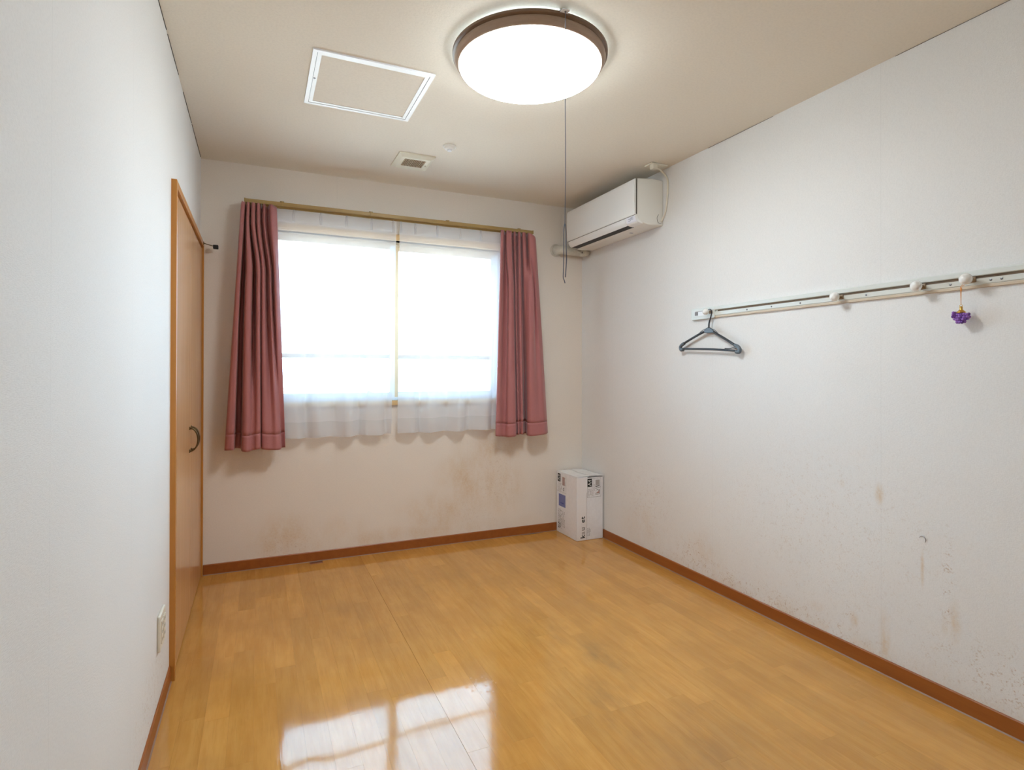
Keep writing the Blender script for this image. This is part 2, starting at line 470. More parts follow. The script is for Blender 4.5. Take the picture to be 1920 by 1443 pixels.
# baseboards, 61 mm high, with a bead of caulk along the floor
BH, BT = .061, .006
def baseboard(name, prof_fn, p0, p1, label):
    bm = bmesh.new()
    prof = [(0, 0), (BT, 0), (BT, BH - .004), (BT - .003, BH), (0, BH)]
    extrude_poly(bm, prof, lambda a, b: prof_fn(a, b, p0), lambda a, b: prof_fn(a, b, p1))
    o = struct(obj(name, bm, 'baseboard'), label, 'baseboard')
    bm = bmesh.new()
    extrude_poly(bm, [(BT, 0), (BT + .004, 0), (BT + .001, .003), (BT, .004)], lambda a, b: prof_fn(a, b, p0), lambda a, b: prof_fn(a, b, p1))
    obj('caulk_bead', bm, 'caulk', o)
baseboard('baseboard_right', lambda a, b, t: Vector((W - a, t, b)), -D, -BT, 'brown baseboard below the peg rail wall')
baseboard('baseboard_back', lambda a, b, t: Vector((t, -a, b)), .020, W, 'brown baseboard below the window')
baseboard('baseboard_left', lambda a, b, t: Vector((a, t, b)), -D, -1.211, 'brown baseboard running up to the closet door frame')

# ------------------------------------------------------------------ closet door (folding leaves)
door = bpy.data.objects.new('door_1', None); COL.objects.link(door); struct(door, 'light wood folding closet door in an orange-brown frame', 'door')
FP = .019                              # how far the frame stands proud of the wall
boxo('stile', (-.028, FP, DY0 - .025, DY0, 0, DZ + .028), 'trim_wood', door, .0012)
boxo('stile', (-.028, FP, DY1, -.0005, 0, DZ + .028), 'trim_wood', door, .0012)
boxo('header', (-.028, FP, DY0, DY1, DZ, DZ + .028), 'trim_wood', door, .0012)
ymid = (DY0 + DY1) / 2
for y0, y1 in ((DY0 + .003, ymid - .0015), (ymid + .0015, DY1 - .003)):
    leaf = boxo('door_leaf', (-.022, .010, y0, y1, .008, DZ - .009), 'leaf_wood', door, .0015)
    yh = ymid + (-.035 if y1 < ymid else .035)
    bm = bmesh.new(); n = 24
    for s in (-.0045, .0045):
        pts = []
        for k in range(n + 1):
            a = math.pi * k / n
            pts.append((.011 + .034 * math.sin(a) ** .9 if 0 < k < n else .009, yh + s, .853 - .054 * math.cos(a)))
        tube(bm, pts, .0034, 8)
    for zz in (.799, .907): lathe(bm, [(0, .0), (.0085, .0), (.0085, .003), (0, .004)], (.010, yh, zz), 'X', 16)
    h = obj('handle', bm, 'bronze', leaf, True)
# floor guide strip under the leaves
boxo('bottom_strip', (-.02, .004, DY0 + .003, DY1 - .003, 0, .006), 'hole', door)

# ------------------------------------------------------------------ window
win = bpy.data.objects.new('window_1', None); COL.objects.link(win); struct(win, 'sliding window with white sashes behind sheer curtains', 'window')
CW = .026
boxo('casing', (WX0 - CW, WX0, -.010, .055, WZ0, WZ1), 'casing_wood', win, .001)
boxo('casing', (WX1, WX1 + CW, -.010, .055, WZ0, WZ1), 'casing_wood', win, .001)
boxo('casing', (WX0 - CW, WX1 + CW, -.010, .055, WZ1, WZ1 + .040), 'casing_wood', win, .001)
boxo('window_sill', (WX0 - CW - .01, WX1 + CW + .01, -.024, .055, WZ0 - .030, WZ0), 'casing_wood', win, .002)
# aluminium outer frame
for d in ((WX0, WX0 + .02, .055, .118, WZ0, WZ1), (WX1 - .02, WX1, .055, .118, WZ0, WZ1), (WX0 + .02, WX1 - .02, .055, .118, WZ0, WZ0 + .018), (WX0 + .02, WX1 - .02, .055, .118, WZ1 - .02, WZ1)):
    boxo('window_frame', d, 'sash_tan' if d[4] > 2 else 'alu', win)
XM = 1.128
def sash(x0, x1, y0, y1, meet_left):
    z0, z1 = WZ0 + .018, WZ1 - .02
    sm = M['sash_tan']
    r = boxo('sash', (x0 + .034, x1 - .034, y0, y1, z0, z0 + .034), 'alu', win, .001); r.name = 'sash_rail'
    for nm, d, mt in (('sash_rail', (x0 + .034, x1 - .034, y0, y1, z1 - .028, z1), 'sash_tan'),
                      ('sash_stile', (x0, x0 + .034, y0, y1, z0, z1), 'sash_tan' if meet_left else 'alu'),
                      ('sash_stile', (x1 - .034, x1, y0, y1, z0, z1), 'alu'),
                      ('mid_rail', (x0 + .034, x1 - .034, y0 + .004, y1 - .004, 1.259, 1.287), 'midrail')):
        boxo(nm, d, mt, win, .001)
    for za, zb in ((z0 + .034, 1.259), (1.287, z1 - .028)):
        boxo('pane', (x0 + .034, x1 - .034, (y0 + y1) / 2 - .002, (y0 + y1) / 2 + .002, za, zb), 'glass', win)
sash(WX0 + .02, XM + .008, .060, .084, False)
sash(XM + .004, WX1 - .02, .090, .114, True)
bm = bmesh.new(); box(bm, XM - .018, XM + .002, .048, .060, 1.385, 1.43, .003); box(bm, XM - .036, XM - .010, .040, .049, 1.40, 1.413, .003)
obj('latch', bm, 'alu', win)
boxo('finger_pull', (.955, .985, .052, .060, WZ0 + .02, WZ0 + .065), 'alu', win, .003)

# ------------------------------------------------------------------ curtain rails
rail = thing('curtain_rail', 'gold-brown double curtain rail above the window', 'curtain rail', (.236, 0, 2.15))
RX0, RX1 = .236, 2.068
def rail_bar(name, yc):
    bm = bmesh.new()
    prof = [(-.0075, 0), (-.0075, .021), (-.004, .0225), (.004, .0225), (.0075, .021), (.0075, 0), (.003, 0), (.003, .006), (-.003, .006), (-.003, 0)]
    extrude_poly(bm, prof, lambda a, b: Vector((RX0, yc + a, 2.146 + b)), lambda a, b: Vector((RX1, yc + a, 2.146 + b)))
    return obj(name, bm, 'rail', rail)
rail_bar('front_rail', -.112); rail_bar('rear_rail', -.062)
for xc in (.43, .945, 1.445, 1.965):
    bm = bmesh.new()
    box(bm, xc - .011, xc + .011, -.122, 0, 2.1695, 2.1725, .0008)
    box(bm, xc - .011, xc + .011, -.003, 0, 2.14, 2.20, .0008)
    box(bm, xc - .005, xc + .005, -.1235, -.1195, 2.143, 2.1715, .0008)
    obj('bracket', bm, 'rail', rail)
for yc in (-.112, -.062):
    for xc in (RX0 - .004, RX1 + .004):
        boxo('end_cap', (xc - .004, xc + .004, yc - .0085, yc + .0085, 2.144, 2.170), 'rail', rail, .002)

# ------------------------------------------------------------------ curtains
def sheet(name, top, bot, ztop, zbot, mat, parent, v0=0.0, v1=1.0, nu=6, nv=44, blend=.42, thick=.0, wob=None, off=0.0, mid=None):
    """cloth between a plan curve at the top, one a third of the way down (mid) and one at the bottom; the edges run straight"""
    cv = lambda c: smooth_path([(p[0], p[1], 0) for p in c], nu)
    a, b = cv(top), cv(bot); m = cv(mid) if mid else None
    fr = lambda c, i: (c[i].x - c[0].x) / (c[-1].x - c[0].x)
    n = len(a); bm = bmesh.new(); grid = []
    ss = lambda t: (lambda q: q * q * (3 - 2 * q))(min(1, max(0, t)))
    for j in range(nv + 1):
        v = v0 + (v1 - v0) * j / nv
        row = []
        for i in range(n):
            u = i / (n - 1)
            if m:
                w1, w2 = ss((v - .05) / .24), ss((v - .33) / .67) * .5 + .5 * max(0, (v - .33) / .67)
                f = fr(a, i) + (fr(m, i) - fr(a, i)) * w1; f += (fr(b, i) - f) * w2
                y = a[i].y + (m[i].y - a[i].y) * w1; y += (b[i].y - y) * w2
            else:
                w = .80 * ss((v - .02) / blend) + .20 * v
                f = fr(a, i) + (fr(b, i) - fr(a, i)) * w; y = a[i].y + (b[i].y - a[i].y) * w
            l_, r_ = a[0].x + (b[0].x - a[0].x) * v, a[-1].x + (b[-1].x - a[-1].x) * v
            z = ztop(u) + (zbot(u) - ztop(u)) * v
            dx, dy = wob(u, v) if wob else (0, 0)
            row.append(bm.verts.new((l_ + (r_ - l_) * f + dx, y + dy - off, z)))
        grid.append(row)
    for j in range(nv):
        for i in range(n - 1):
            bm.faces.new((grid[j][i], grid[j + 1][i], grid[j + 1][i + 1], grid[j][i + 1]))
    o = obj(name, bm, mat, parent, True, False)
    if thick:
        md = o.modifiers.new('thickness', 'SOLIDIFY'); md.thickness = thick; md.offset = 0
    return o

def plan(lst, row):
    return [(px(x, row, 1, y).x, y) for x, y in lst]

# plan curves (pixel column, y) at the heading, below the pleats and at the hem
LT = [(452, -.090), (453, -.135), (456, -.140), (459, -.135), (460.5, -.080), (462, -.085), (463.5, -.135), (466, -.140), (468, -.135), (469.5, -.080), (471, -.080), (472.5, -.140), (478, -.142), (480, -.085), (482.5, -.138), (487, -.138), (490, -.080), (495, -.142), (501, -.080), (508, -.145), (519, -.100)]
LM = [(443, -.090), (444, -.140), (448, -.152), (451, -.140), (452.5, -.045), (459, -.045), (460.5, -.140), (466, -.158), (472, -.142), (473.5, -.060), (479, -.060), (480.5, -.142), (486, -.152), (488, -.118), (491, -.146), (495, -.140), (499, -.075), (505, -.142), (510, -.080), (514, -.146), (522, -.110)]
LB = [(421, -.085), (422, -.140), (430, -.158), (438, -.150), (440.5, -.050), (451, -.045), (453.5, -.140), (461, -.166), (467, -.158), (472, -.148), (477, -.154), (482, -.164), (488, -.156), (489, -.105), (492, -.142), (500, -.152), (510, -.148), (519, -.153), (526, -.140), (528, -.098), (535, -.115)]
RT = [(939, -.110), (940, -.135), (944, -.138), (946, -.090), (948.5, -.090), (950, -.140), (955, -.146), (959, -.140), (960.5, -.085), (965, -.140), (969.5, -.085), (972, -.138), (975, -.138), (977, -.085), (980, -.138), (985, -.138), (987.5, -.085), (990, -.146), (996, -.166), (1003, -.160), (1004.5, -.100)]
RM = [(936, -.110), (937, -.140), (941, -.138), (944, -.105), (951, -.100), (953, -.145), (958, -.156), (962, -.140), (963, -.095), (966, -.136), (969, -.105), (972, -.140), (976, -.135), (978, -.090), (981, -.135), (985, -.156), (991, -.188), (997, -.172), (997.5, -.115), (1003, -.136), (1009, -.100)]
RB = [(929, -.110), (930, -.140), (936, -.142), (941, -.122), (947, -.122), (952, -.150), (960, -.158), (967, -.148), (968.5, -.098), (972, -.136), (975, -.116), (978, -.138), (981, -.135), (983.5, -.060), (987, -.035), (988.5, -.120), (995, -.150), (1002, -.156), (1012, -.150), (1023, -.136), (1027, -.090)]

def curtain(label, top, mid, bot, rt, rm, rb, ztop, zbot, hookx, wob):
    x0 = min(p[0] for p in plan(bot, rb))
    t = thing('curtain', label, 'curtain', (x0, -.11, zbot(.5)), 'rose curtains at the window')
    A, Mi, B = plan(top, rt), plan(mid, rm), plan(bot, rb)
    sheet('drape', A, B, ztop, zbot, 'curtain', t, 0, .937, nv=60, thick=.0016, wob=wob, mid=Mi)
    sheet('hem', A, B, ztop, zbot, 'curtain', t, .937, 1.0, nv=6, thick=.0019, wob=wob, mid=Mi)
    for hx in hookx:
        bm = bmesh.new()
        tube(bm, [(hx, -.112, 2.150), (hx, -.112, 2.140), (hx, -.118, 2.130), (hx, -.118, 2.118)], .0013, 6)
        obj('hook', bm, 'cord_light', t, True)
    return t
SM = lambda u: u * u * (3 - 2 * u)
curtain('rose curtain bunched beside the closet door', LT, LM, LB, 385, 533, 840,
        lambda u: 2.143 - .004 * math.sin(u * 40) ** 2, lambda u: .726 + .006 * math.sin(u * 13), [.25, .285, .32, .36, .385],
        lambda u, v: (0, -.012 * math.exp(-((u - .47) / .05) ** 2) * math.exp(-((v - .78) / .12) ** 2)))
curtain('rose curtain bunched beside the air conditioner', RT, RM, RB, 440, 573, 812,
        lambda u: 2.143 - .030 * SM(min(1, max(0, (u - .84) / .14))), lambda u: .733 + .007 * math.sin(u * 11 + 2), [1.855, 1.90, 1.94, 1.98, 2.01],
        lambda u, v: (0, -.016 * math.exp(-((u - .86) / .05) ** 2) * math.exp(-((v - .30) / .12) ** 2)))

def sheer(label, xa, xb, xc, xd, seed, pleats, zt, zb):
    """xa..xb at the top, xc..xd at the bottom"""
    rng = random.Random(seed)
    n = 26
    ph = rng.random() * 6
    top, bot = [], []
    for i in range(n + 1):
        u = i / n
        top.append((xa + (xb - xa) * u, -.068 + .003 * math.sin(u * 24 + ph)))
        fold = .027 * math.sin(u * 2 * math.pi * 4.3 + ph) + .008 * math.sin(u * 2 * math.pi * 7.1 + 2 * ph)
        bot.append((xc + (xd - xc) * u + .010 * math.cos(u * 2 * math.pi * 4.3 + ph), -.064 + fold))
    t = thing('sheer_curtain', label, 'sheer curtain', ((xa + xb) / 2, -.065, zb), 'white sheers at the window')
    ztop = lambda u: zt; zbot = lambda u: zb + .003 * math.sin(u * 20)
    sheet('veil', top, bot, ztop, zbot, 'sheer', t, 0, 1, nu=5, nv=30, blend=.75)
    sheet('heading_tape', top, bot, ztop, zbot, 'sheer_thick', t, .004, .055, nu=5, nv=3, blend=.75, off=.0015)
    sheet('hem', top, bot, ztop, zbot, 'sheer_thick', t, .93, .998, nu=5, nv=4, blend=.75, off=.0012)
    for pxl, row in pleats:
        c = px(pxl, row, 1, -.074)
        bm = bmesh.new()
        for s in (-.006, 0, .006):
            tube(bm, [(c.x + s * .5, -.074, zt), (c.x + s, -.0755, zt - .03), (c.x + s * .9, -.075, zt - .075)], [.0022, .0032, .0008], 6)
        obj('pleat', bm, 'sheer_thick', t, True)
sheer('white sheer curtain hanging beside the closet-side rose curtain', px(515, 390, 1, -.066).x - .03, px(743.5, 416, 1, -.066).x, px(520, 820, 1, -.064).x, px(736, 812, 1, -.064).x, 3,
      [(551, 405), (602, 410), (650, 415), (697, 420), (738, 424)], 2.142, .772)
sheer('white sheer curtain hanging beside the rose curtain near the air conditioner', px(749.5, 416, 1, -.066).x, px(950, 436, 1, -.066).x + .03, px(748, 815, 1, -.064).x, px(945, 800, 1, -.064).x, 11,
      [(752, 424), (779, 426), (820, 430), (863, 434), (902, 438)], 2.142, .775)

# ------------------------------------------------------------------ ceiling lamp with pull cord
LX, LY = 1.253, -1.752
lamp = thing('ceiling_lamp', 'round ceiling lamp with glowing white dome and brown rim', 'lamp', (LX, LY, H))
bm = bmesh.new()
lathe(bm, [(.250, H - .0105), (.293, H - .0105), (.2960, H - .012), (.2955, H - .021), (.286, H - .026), (.270, H - .026)], (LX, LY, 0), 'Z', 96)
o = obj('rim', bm, 'ring', lamp); auto_smooth(o, 40)
bm = bmesh.new()
lathe(bm, [(.270, H - .026), (.287, H - .0262), (.2885, H - .034), (.281, H - .048), (.274, H - .054), (.266, H - .054), (.266, H - .026)], (LX, LY, 0), 'Z', 96)
o = obj('inner_rim', bm, 'ring_light', lamp); auto_smooth(o, 40)
bm = bmesh.new()
lathe(bm, [(.256, H - .0105), (.256, H)], (LX, LY, 0), 'Z', 72)          # translucent collar that spills light on the ceiling
obj('glow_collar', bm, 'lamp_collar', lamp, True)
bm = bmesh.new()
prof = [(.268, H - .050), (.2705, H - .056)]
for k in range(1, 13):
    a = k / 12 * math.pi / 2
    prof.append((.2705 * math.cos(a) ** .55 if k < 12 else 0, H - .056 - .041 * math.sin(a)))
lathe(bm, prof, (LX, LY, 0), 'Z', 96)
o = obj('diffuser_dome', bm, 'lamp', lamp, True)

pc = thing('pull_cord', 'thin grey pull cord hanging from a small white plate beside the round lamp', 'pull cord', (1.238, -2.055, H))
CXp, CYp = 1.238, -2.056
bm = bmesh.new()
box(bm, CXp - .016, CXp + .012, CYp - .010, CYp + .022, H - .016, H - .013, .001)
box(bm, CXp - .014, CXp + .010, CYp + .016, CYp + .019, H - .0135, H, .0005)
obj('plate', bm, 'cord_light', pc)
bm = bmesh.new()
tube(bm, smooth_path([(CXp, CYp, H - .010), (CXp - .0015, CYp, 2.15), (CXp + .001, CYp, 1.90), (CXp - .001, CYp, 1.672)], 6), .0013, 6)
obj('cord', bm, 'cord', pc, True)
bm = bmesh.new()
lathe(bm, [(0, H - .011), (.0035, H - .012), (.0035, H - .018), (0, H - .019)], (CXp, CYp, 0), 'Z', 12)
obj('knot', bm, 'cord', pc, True)
bm = bmesh.new()
tube(bm, smooth_path([(CXp - .001, CYp, 1.675), (CXp - .0048, CYp, 1.655), (CXp - .0050, CYp, 1.60), (CXp - .0055, CYp, 1.53), (CXp - .0068, CYp, 1.497), (CXp - .003, CYp, 1.485), (CXp, CYp, 1.476)], 5), .0016, 6)
tube(bm, smooth_path([(CXp - .001, CYp, 1.675), (CXp + .0028, CYp, 1.655), (CXp + .0035, CYp, 1.60), (CXp + .0055, CYp, 1.56), (CXp + .003, CYp, 1.52), (CXp + .001, CYp, 1.496)], 5), .0018, 6)
obj('loop_end', bm, 'cord', pc, True)

# ------------------------------------------------------------------ ceiling hatch
HX0, HX1, HY0, HY1 = .490, .966, -1.456, -.982
hatch = thing('ceiling_hatch', 'square ceiling access hatch in a white metal frame', 'hatch', ((HX0 + HX1) / 2, (HY0 + HY1) / 2, H))
def ring_bars(name, x0, x1, y0, y1, w, zt, zb, mat):
    quads = [[(x0, y0), (x1, y0), (x1 - w, y0 + w), (x0 + w, y0 + w)], [(x1, y0), (x1, y1), (x1 - w, y1 - w), (x1 - w, y0 + w)],
             [(x1, y1), (x0, y1), (x0 + w, y1 - w), (x1 - w, y1 - w)], [(x0, y1), (x0, y0), (x0 + w, y0 + w), (x0 + w, y1 - w)]]
    for q in quads:
        bm = bmesh.new(); extrude_poly(bm, q, lambda a, b: Vector((a, b, zb)), lambda a, b: Vector((a, b, zt)))
        obj(name, bm, mat, hatch)
ring_bars('outer_frame', HX0, HX1, HY0, HY1, .0165, H, H - .006, 'hatch_alu')
ring_bars('inner_frame', HX0 + .0185, HX1 - .0185, HY0 + .0185, HY1 - .0185, .0155, H - .0005, H - .0045, 'hatch_alu')
boxo('hatch_panel', (HX0 + .030, HX1 - .030, HY0 + .030, HY1 - .030, H - .0025, H - .0002), 'ceiling', hatch)
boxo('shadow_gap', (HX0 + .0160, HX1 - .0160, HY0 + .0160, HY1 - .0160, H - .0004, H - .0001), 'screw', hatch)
bm = bmesh.new(); c = px(590, 147, 2, H - .006); lathe(bm, [(0, -.0065), (.0045, -.0065), (.0045, -.003)], (HX0 + .024, c.y, H), 'Z', 12)
obj('lock', bm, 'screw', hatch)

# ------------------------------------------------------------------ ceiling vent
VX0, VX1, VY0, VY1 = 1.018, 1.226, -.580, -.352
vent = thing('ceiling_vent', 'cream ventilation fan cover with a slatted grille on the ceiling', 'vent', ((VX0 + VX1) / 2, (VY0 + VY1) / 2, H))
bm = bmesh.new()
gx0, gx1, gy0, gy1, zb = 1.060, 1.182, -.535, -.420, H - .019
def quad_ring(bm, a, za, b, zb_):
    A = [bm.verts.new((x, y, za)) for x, y in ((a[0], a[2]), (a[1], a[2]), (a[1], a[3]), (a[0], a[3]))]
    B = [bm.verts.new((x, y, zb_)) for x, y in ((b[0], b[2]), (b[1], b[2]), (b[1], b[3]), (b[0], b[3]))]
    for i in range(4): bm.faces.new((A[i], A[(i + 1) % 4], B[(i + 1) % 4], B[i]))
o4 = (VX0, VX1, VY0, VY1); i4 = (VX0 + .022, VX1 - .022, VY0 + .022, VY1 - .022); g4 = (gx0, gx1, gy0, gy1)
quad_ring(bm, o4, H, o4, H - .008); quad_ring(bm, o4, H - .008, i4, zb); quad_ring(bm, i4, zb, g4, zb); quad_ring(bm, g4, zb, g4, H - .002)
bmesh.ops.remove_doubles(bm, verts=bm.verts, dist=1e-5)
obj('cover', bm, 'vent', vent)
boxo('grille_back', (gx0, gx1, gy0, gy1, H - .004, H - .002), 'vent_dark', vent)
for k in range(13):
    xc = gx0 + (k + .5) * (gx1 - gx0) / 13
    boxo('slat', (xc - .0022, xc + .0022, gy0, gy1, zb, H - .010), 'vent_slat', vent)
boxo('indicator', (1.194, 1.199, -.470, -.452, zb - .001, zb), 'vent_slat', vent)

# ------------------------------------------------------------------ heat detector
det = thing('heat_detector', 'small round white detector on the ceiling near the vent', 'detector', (1.25, -.76, H))
bm = bmesh.new(); lathe(bm, [(0, H), (.037, H), (.037, H - .005), (.034, H - .008), (0, H - .008)], (1.25, -.76, 0), 'Z', 40); auto_smooth(obj('base', bm, 'detector', det))
bm = bmesh.new(); lathe(bm, [(.029, H - .008), (.027, H - .016), (.020, H - .020), (0, H - .020)], (1.25, -.76, 0), 'Z', 40); auto_smooth(obj('body', bm, 'detector', det))
bm = bmesh.new(); lathe(bm, [(.014, H - .020), (.012, H - .026), (0, H - .028)], (1.25, -.76, 0), 'Z', 32); auto_smooth(obj('sensor_tip', bm, 'alu', det))

# ------------------------------------------------------------------ air conditioner
AY0, AY1 = -.945, -.140
AXF = 2.333
ac = thing('air_conditioner', 'white wall air conditioner in the corner by the window', 'air conditioner', (W, (AY0 + AY1) / 2, 2.05))
bm = bmesh.new()
prof = [(W, 2.062), (W, 2.335), (2.46, 2.337), (2.352, 2.325), (2.349, 2.105), (2.362, 2.080), (2.390, 2.066), (2.44, 2.058)]
# no slot is cut: a solid black strip stands for the air outlet
extrude_poly(bm, prof, lambda a, b: Vector((a, AY0, b)), lambda a, b: Vector((a, AY1, b)))
o = obj('body', bm, 'ac', ac)
bv = o.modifiers.new('soft', 'BEVEL'); bv.width = .006; bv.segments = 3; bv.limit_method = 'ANGLE'
bm = bmesh.new()
prof = [(2.352, 2.324), (2.3365, 2.3215), (2.333, 2.31), (2.331, 2.20), (2.334, 2.113), (2.338, 2.108), (2.350, 2.108)]
extrude_poly(bm, prof, lambda a, b: Vector((a, AY0 + .002, b)), lambda a, b: Vector((a, AY1 - .002, b)))
o = obj('front_panel', bm, 'ac_panel', ac); bv = o.modifiers.new('soft', 'BEVEL'); bv.width = .002; bv.segments = 2; bv.limit_method = 'ANGLE'
boxo('panel_seam', (2.3445, 2.352, AY0 - .0006, AY0 + .0012, 2.112, 2.322), 'ac_seam', ac)
boxo('panel_seam', (2.3372, 2.345, AY0 + .004, AY1 - .004, 2.1050, 2.1078), 'ac_seam', ac)
bm = bmesh.new()
prof = [(2.349, 2.1055), (2.3375, 2.1050), (2.340, 2.093), (2.349, 2.076), (2.3600, 2.0655), (2.3635, 2.068), (2.353, 2.082)]
extrude_poly(bm, prof, lambda a, b: Vector((a, AY0 + .105, b)), lambda a, b: Vector((a, AY1 - .012, b)))
o = obj('louver', bm, 'ac_panel', ac); auto_smooth(o, 50)
bm = bmesh.new()
prof = [(2.349, 2.1055), (2.3375, 2.1050), (2.340, 2.093), (2.349, 2.076), (2.3600, 2.0655), (2.372, 2.0625), (2.395, 2.060), (2.39, 2.07)]
extrude_poly(bm, prof, lambda a, b: Vector((a, AY0 + .001, b)), lambda a, b: Vector((a, AY0 + .103, b)))
auto_smooth(obj('control_housing', bm, 'ac_panel', ac), 50)
bm = bmesh.new()
extrude_poly(bm, [(2.3610, 2.0660), (2.4020, 2.0595), (2.406, 2.0660), (2.366, 2.076)], lambda a, b: Vector((a, AY0 + .104, b)), lambda a, b: Vector((a, AY1 - .03, b)))
obj('air_outlet', bm, 'dark', ac)
bm = bmesh.new()                                   # sticker wrapped on the control housing
def curve_strip(bm, pts, y0, y1, off):
    for (a, b), (c_, d_) in zip(pts, pts[1:]):
        q = [bm.verts.new(v) for v in ((a - off, y0, b - off * .6), (a - off, y1, b - off * .6), (c_ - off, y1, d_ - off * .6), (c_ - off, y0, d_ - off * .6))]
        bm.faces.new(q)
curve_strip(bm, [(2.3376, 2.1045), (2.340, 2.093), (2.349, 2.076), (2.354, 2.0712)], AY0 + .004, AY0 + .094, .0008)
st = obj('sticker', bm, 'sticker', ac)
bm = bmesh.new()
for k, (fa, fb, ya, yb) in enumerate(((.15, .25, .02, .05), (.3, .42, .03, .07), (.5, .6, .022, .06), (.66, .76, .05, .075))):
    a = Vector((2.3376, 0, 2.1045)).lerp(Vector((2.349, 0, 2.076)), fa); b = Vector((2.3376, 0, 2.1045)).lerp(Vector((2.349, 0, 2.076)), fb)
    curve_strip(bm, [(a.x - .002, a.z - .001), (b.x - .002, b.z - .001)], AY0 + ya, AY0 + yb, .0009)
obj('sticker_print', bm, 'sticker_ink', st)
boxo('badge', (2.455, 2.478, -.735, -.722, 2.0560, 2.0580), 'sticker_ink', ac)
# power cord from the plug on the ceiling outlet
bm = bmesh.new()
pts = [px(1229, 315, 2, H - .022), px(1237, 318, 0, 2.47), px(1248, 329, 0, W - .010), px(1252, 340, 0, W - .006), px(1251.5, 365, 0, W - .005), px(1248, 395, 0, W - .006), px(1243.5, 408, 0, W - .006), px(1239, 416, 0, W - .02)]
tube(bm, smooth_path(pts, 7), .0058, 8)
obj('power_cord', bm, 'cable', ac, True)
c = px(1225, 313, 2, H - .026)
bm = bmesh.new(); box(bm, c.x - .014, c.x + .020, c.y - .016, c.y + .016, H - .040, H - .0095, .004, 3)
obj('plug', bm, 'cable', ac)
bm = bmesh.new()
tube(bm, smooth_path([px(1235, 402, 1, AY0 - .003), px(1232, 408, 1, AY0 - .004), px(1234, 417, 1, AY0 - .004), px(1240, 419, 1, AY0 - .003)], 6), .0009, 5)
obj('earth_wire', bm, 'ac_seam', ac, True)

co = thing('ceiling_outlet', 'cream ceiling socket above the air conditioner', 'outlet', (2.455, -.99, H))
bm = bmesh.new(); box(bm, 2.395, 2.512, -1.028, -.956, H - .009, H, .004, 3); obj('plate', bm, 'outlet_cream', co)
bm = bmesh.new(); box(bm, 2.468, 2.498, -1.010, -.975, H - .0105, H - .0085, .0008); obj('socket', bm, 'cable', co)

# pipe sleeve between the window wall and the air conditioner
PZ, PXc = 2.083, 2.318
pipe = thing('pipe_cover', 'grey-cream pipe cover leaving the window wall below the air conditioner', 'pipe', (PXc, 0, PZ))
bm = bmesh.new(); lathe(bm, [(0, 0), (.047, 0), (.047, .004), (.040, .010), (0, .010)], (PXc, 0, PZ - .012), '-Y', 40); auto_smooth(obj('wall_flange', bm, 'pipe', pipe))
bm = bmesh.new()
tube(bm, smooth_path([(PXc, -.009, PZ - .012), (PXc + .004, -.030, PZ - .012), (PXc + .025, -.050, PZ - .014), (PXc + .06, -.055, PZ - .016), (PXc + .16, -.055, PZ - .018), (W - .03, -.060, PZ - .018)], 6), .033, 20)
obj('elbow', bm, 'pipe', pipe, True)
bm = bmesh.new()
tube(bm, smooth_path([(W - .045, -.055, PZ - .026), (W - .042, -.08, PZ - .032), (W - .040, -.11, PZ - .032), (W - .040, -.134, PZ - .030)], 6), .026, 14)
obj('wrapped_pipe', bm, 'pipe', pipe, True)
for yy in (-.07, -.115):
    bm = bmesh.new(); lathe(bm, [(0, 0), (.006, 0), (.006, .003), (0, .003)], (W - .068, yy, PZ - .034), '-X', 12); obj('screw', bm, 'screw', pipe)

# ------------------------------------------------------------------ peg rail
Z0, Z1 = 1.4695, 1.529
pr = thing('peg_rail', 'long white peg rail with round knobs screwed to the wall', 'peg rail', (W, -2.3, Z0))
bm = bmesh.new()
prof = [(0, Z0), (.006, Z0), (.010, Z0 + .010), (.0125, Z0 + .012), (.0125, Z0 + .030), (.004, Z0 + .031), (.004, Z0 + .0385), (.0125, Z0 + .0395), (.0145, Z0 + .042), (.0145, Z1 - .004), (.011, Z1), (0, Z1)]
extrude_poly(bm, prof, lambda a, b: Vector((W - a, -1.255, b)), lambda a, b: Vector((W - a, -4.2, b)))
obj('rail_body', bm, 'rail_white', pr)
boxo('lower_edge', (W - .0105, W, -4.2, -1.256, Z0 - .0012, Z0 + .0085), 'rail_cream_shade', pr, .001)  # beige underside edge, with the shadow beneath put into its colour
boxo('groove', (W - .0065, W - .0038, -4.2, -1.40, Z0 + .0312, Z0 + .0384), 'rail_groove', pr)
bm = bmesh.new()
def rrect(y0, y1, z0, z1, r, n=6):
    out = []
    for cyy, czz, a0 in ((y1 - r, z1 - r, 0), (y0 + r, z1 - r, 90), (y0 + r, z0 + r, 180), (y1 - r, z0 + r, 270)):
        for k in range(n + 1):
            a = math.radians(a0 + 90 * k / n); out.append((cyy + r * math.cos(a), czz + r * math.sin(a)))
    return out
extrude_poly(bm, rrect(-1.385, -1.205, Z0 - .003, Z1 + .001, .010), lambda a, b: Vector((W, a, b)), lambda a, b: Vector((W - .016, a, b)))
ec = obj('end_cap', bm, 'rail_white', pr); bv = ec.modifiers.new('soft', 'BEVEL'); bv.width = .003; bv.segments = 2; bv.limit_method = 'ANGLE'
bm = bmesh.new(); extrude_poly(bm, rrect(-1.335, -1.232, Z0 + .017, Z0 + .043, .003), lambda a, b: Vector((W - .0155, a, b)), lambda a, b: Vector((W - .0165, a, b)))
obj('cap_window', bm, 'hatch_alu', ec)
boxo('cap_slot', (W - .0168, W - .0160, -1.262, -1.236, Z0 + .020, Z0 + .040), 'ink_grey', ec)
boxo('cap_line', (W - .0170, W - .0160, -1.335, -1.240, Z0 + .0395, Z0 + .043), 'ink_pale', ec)
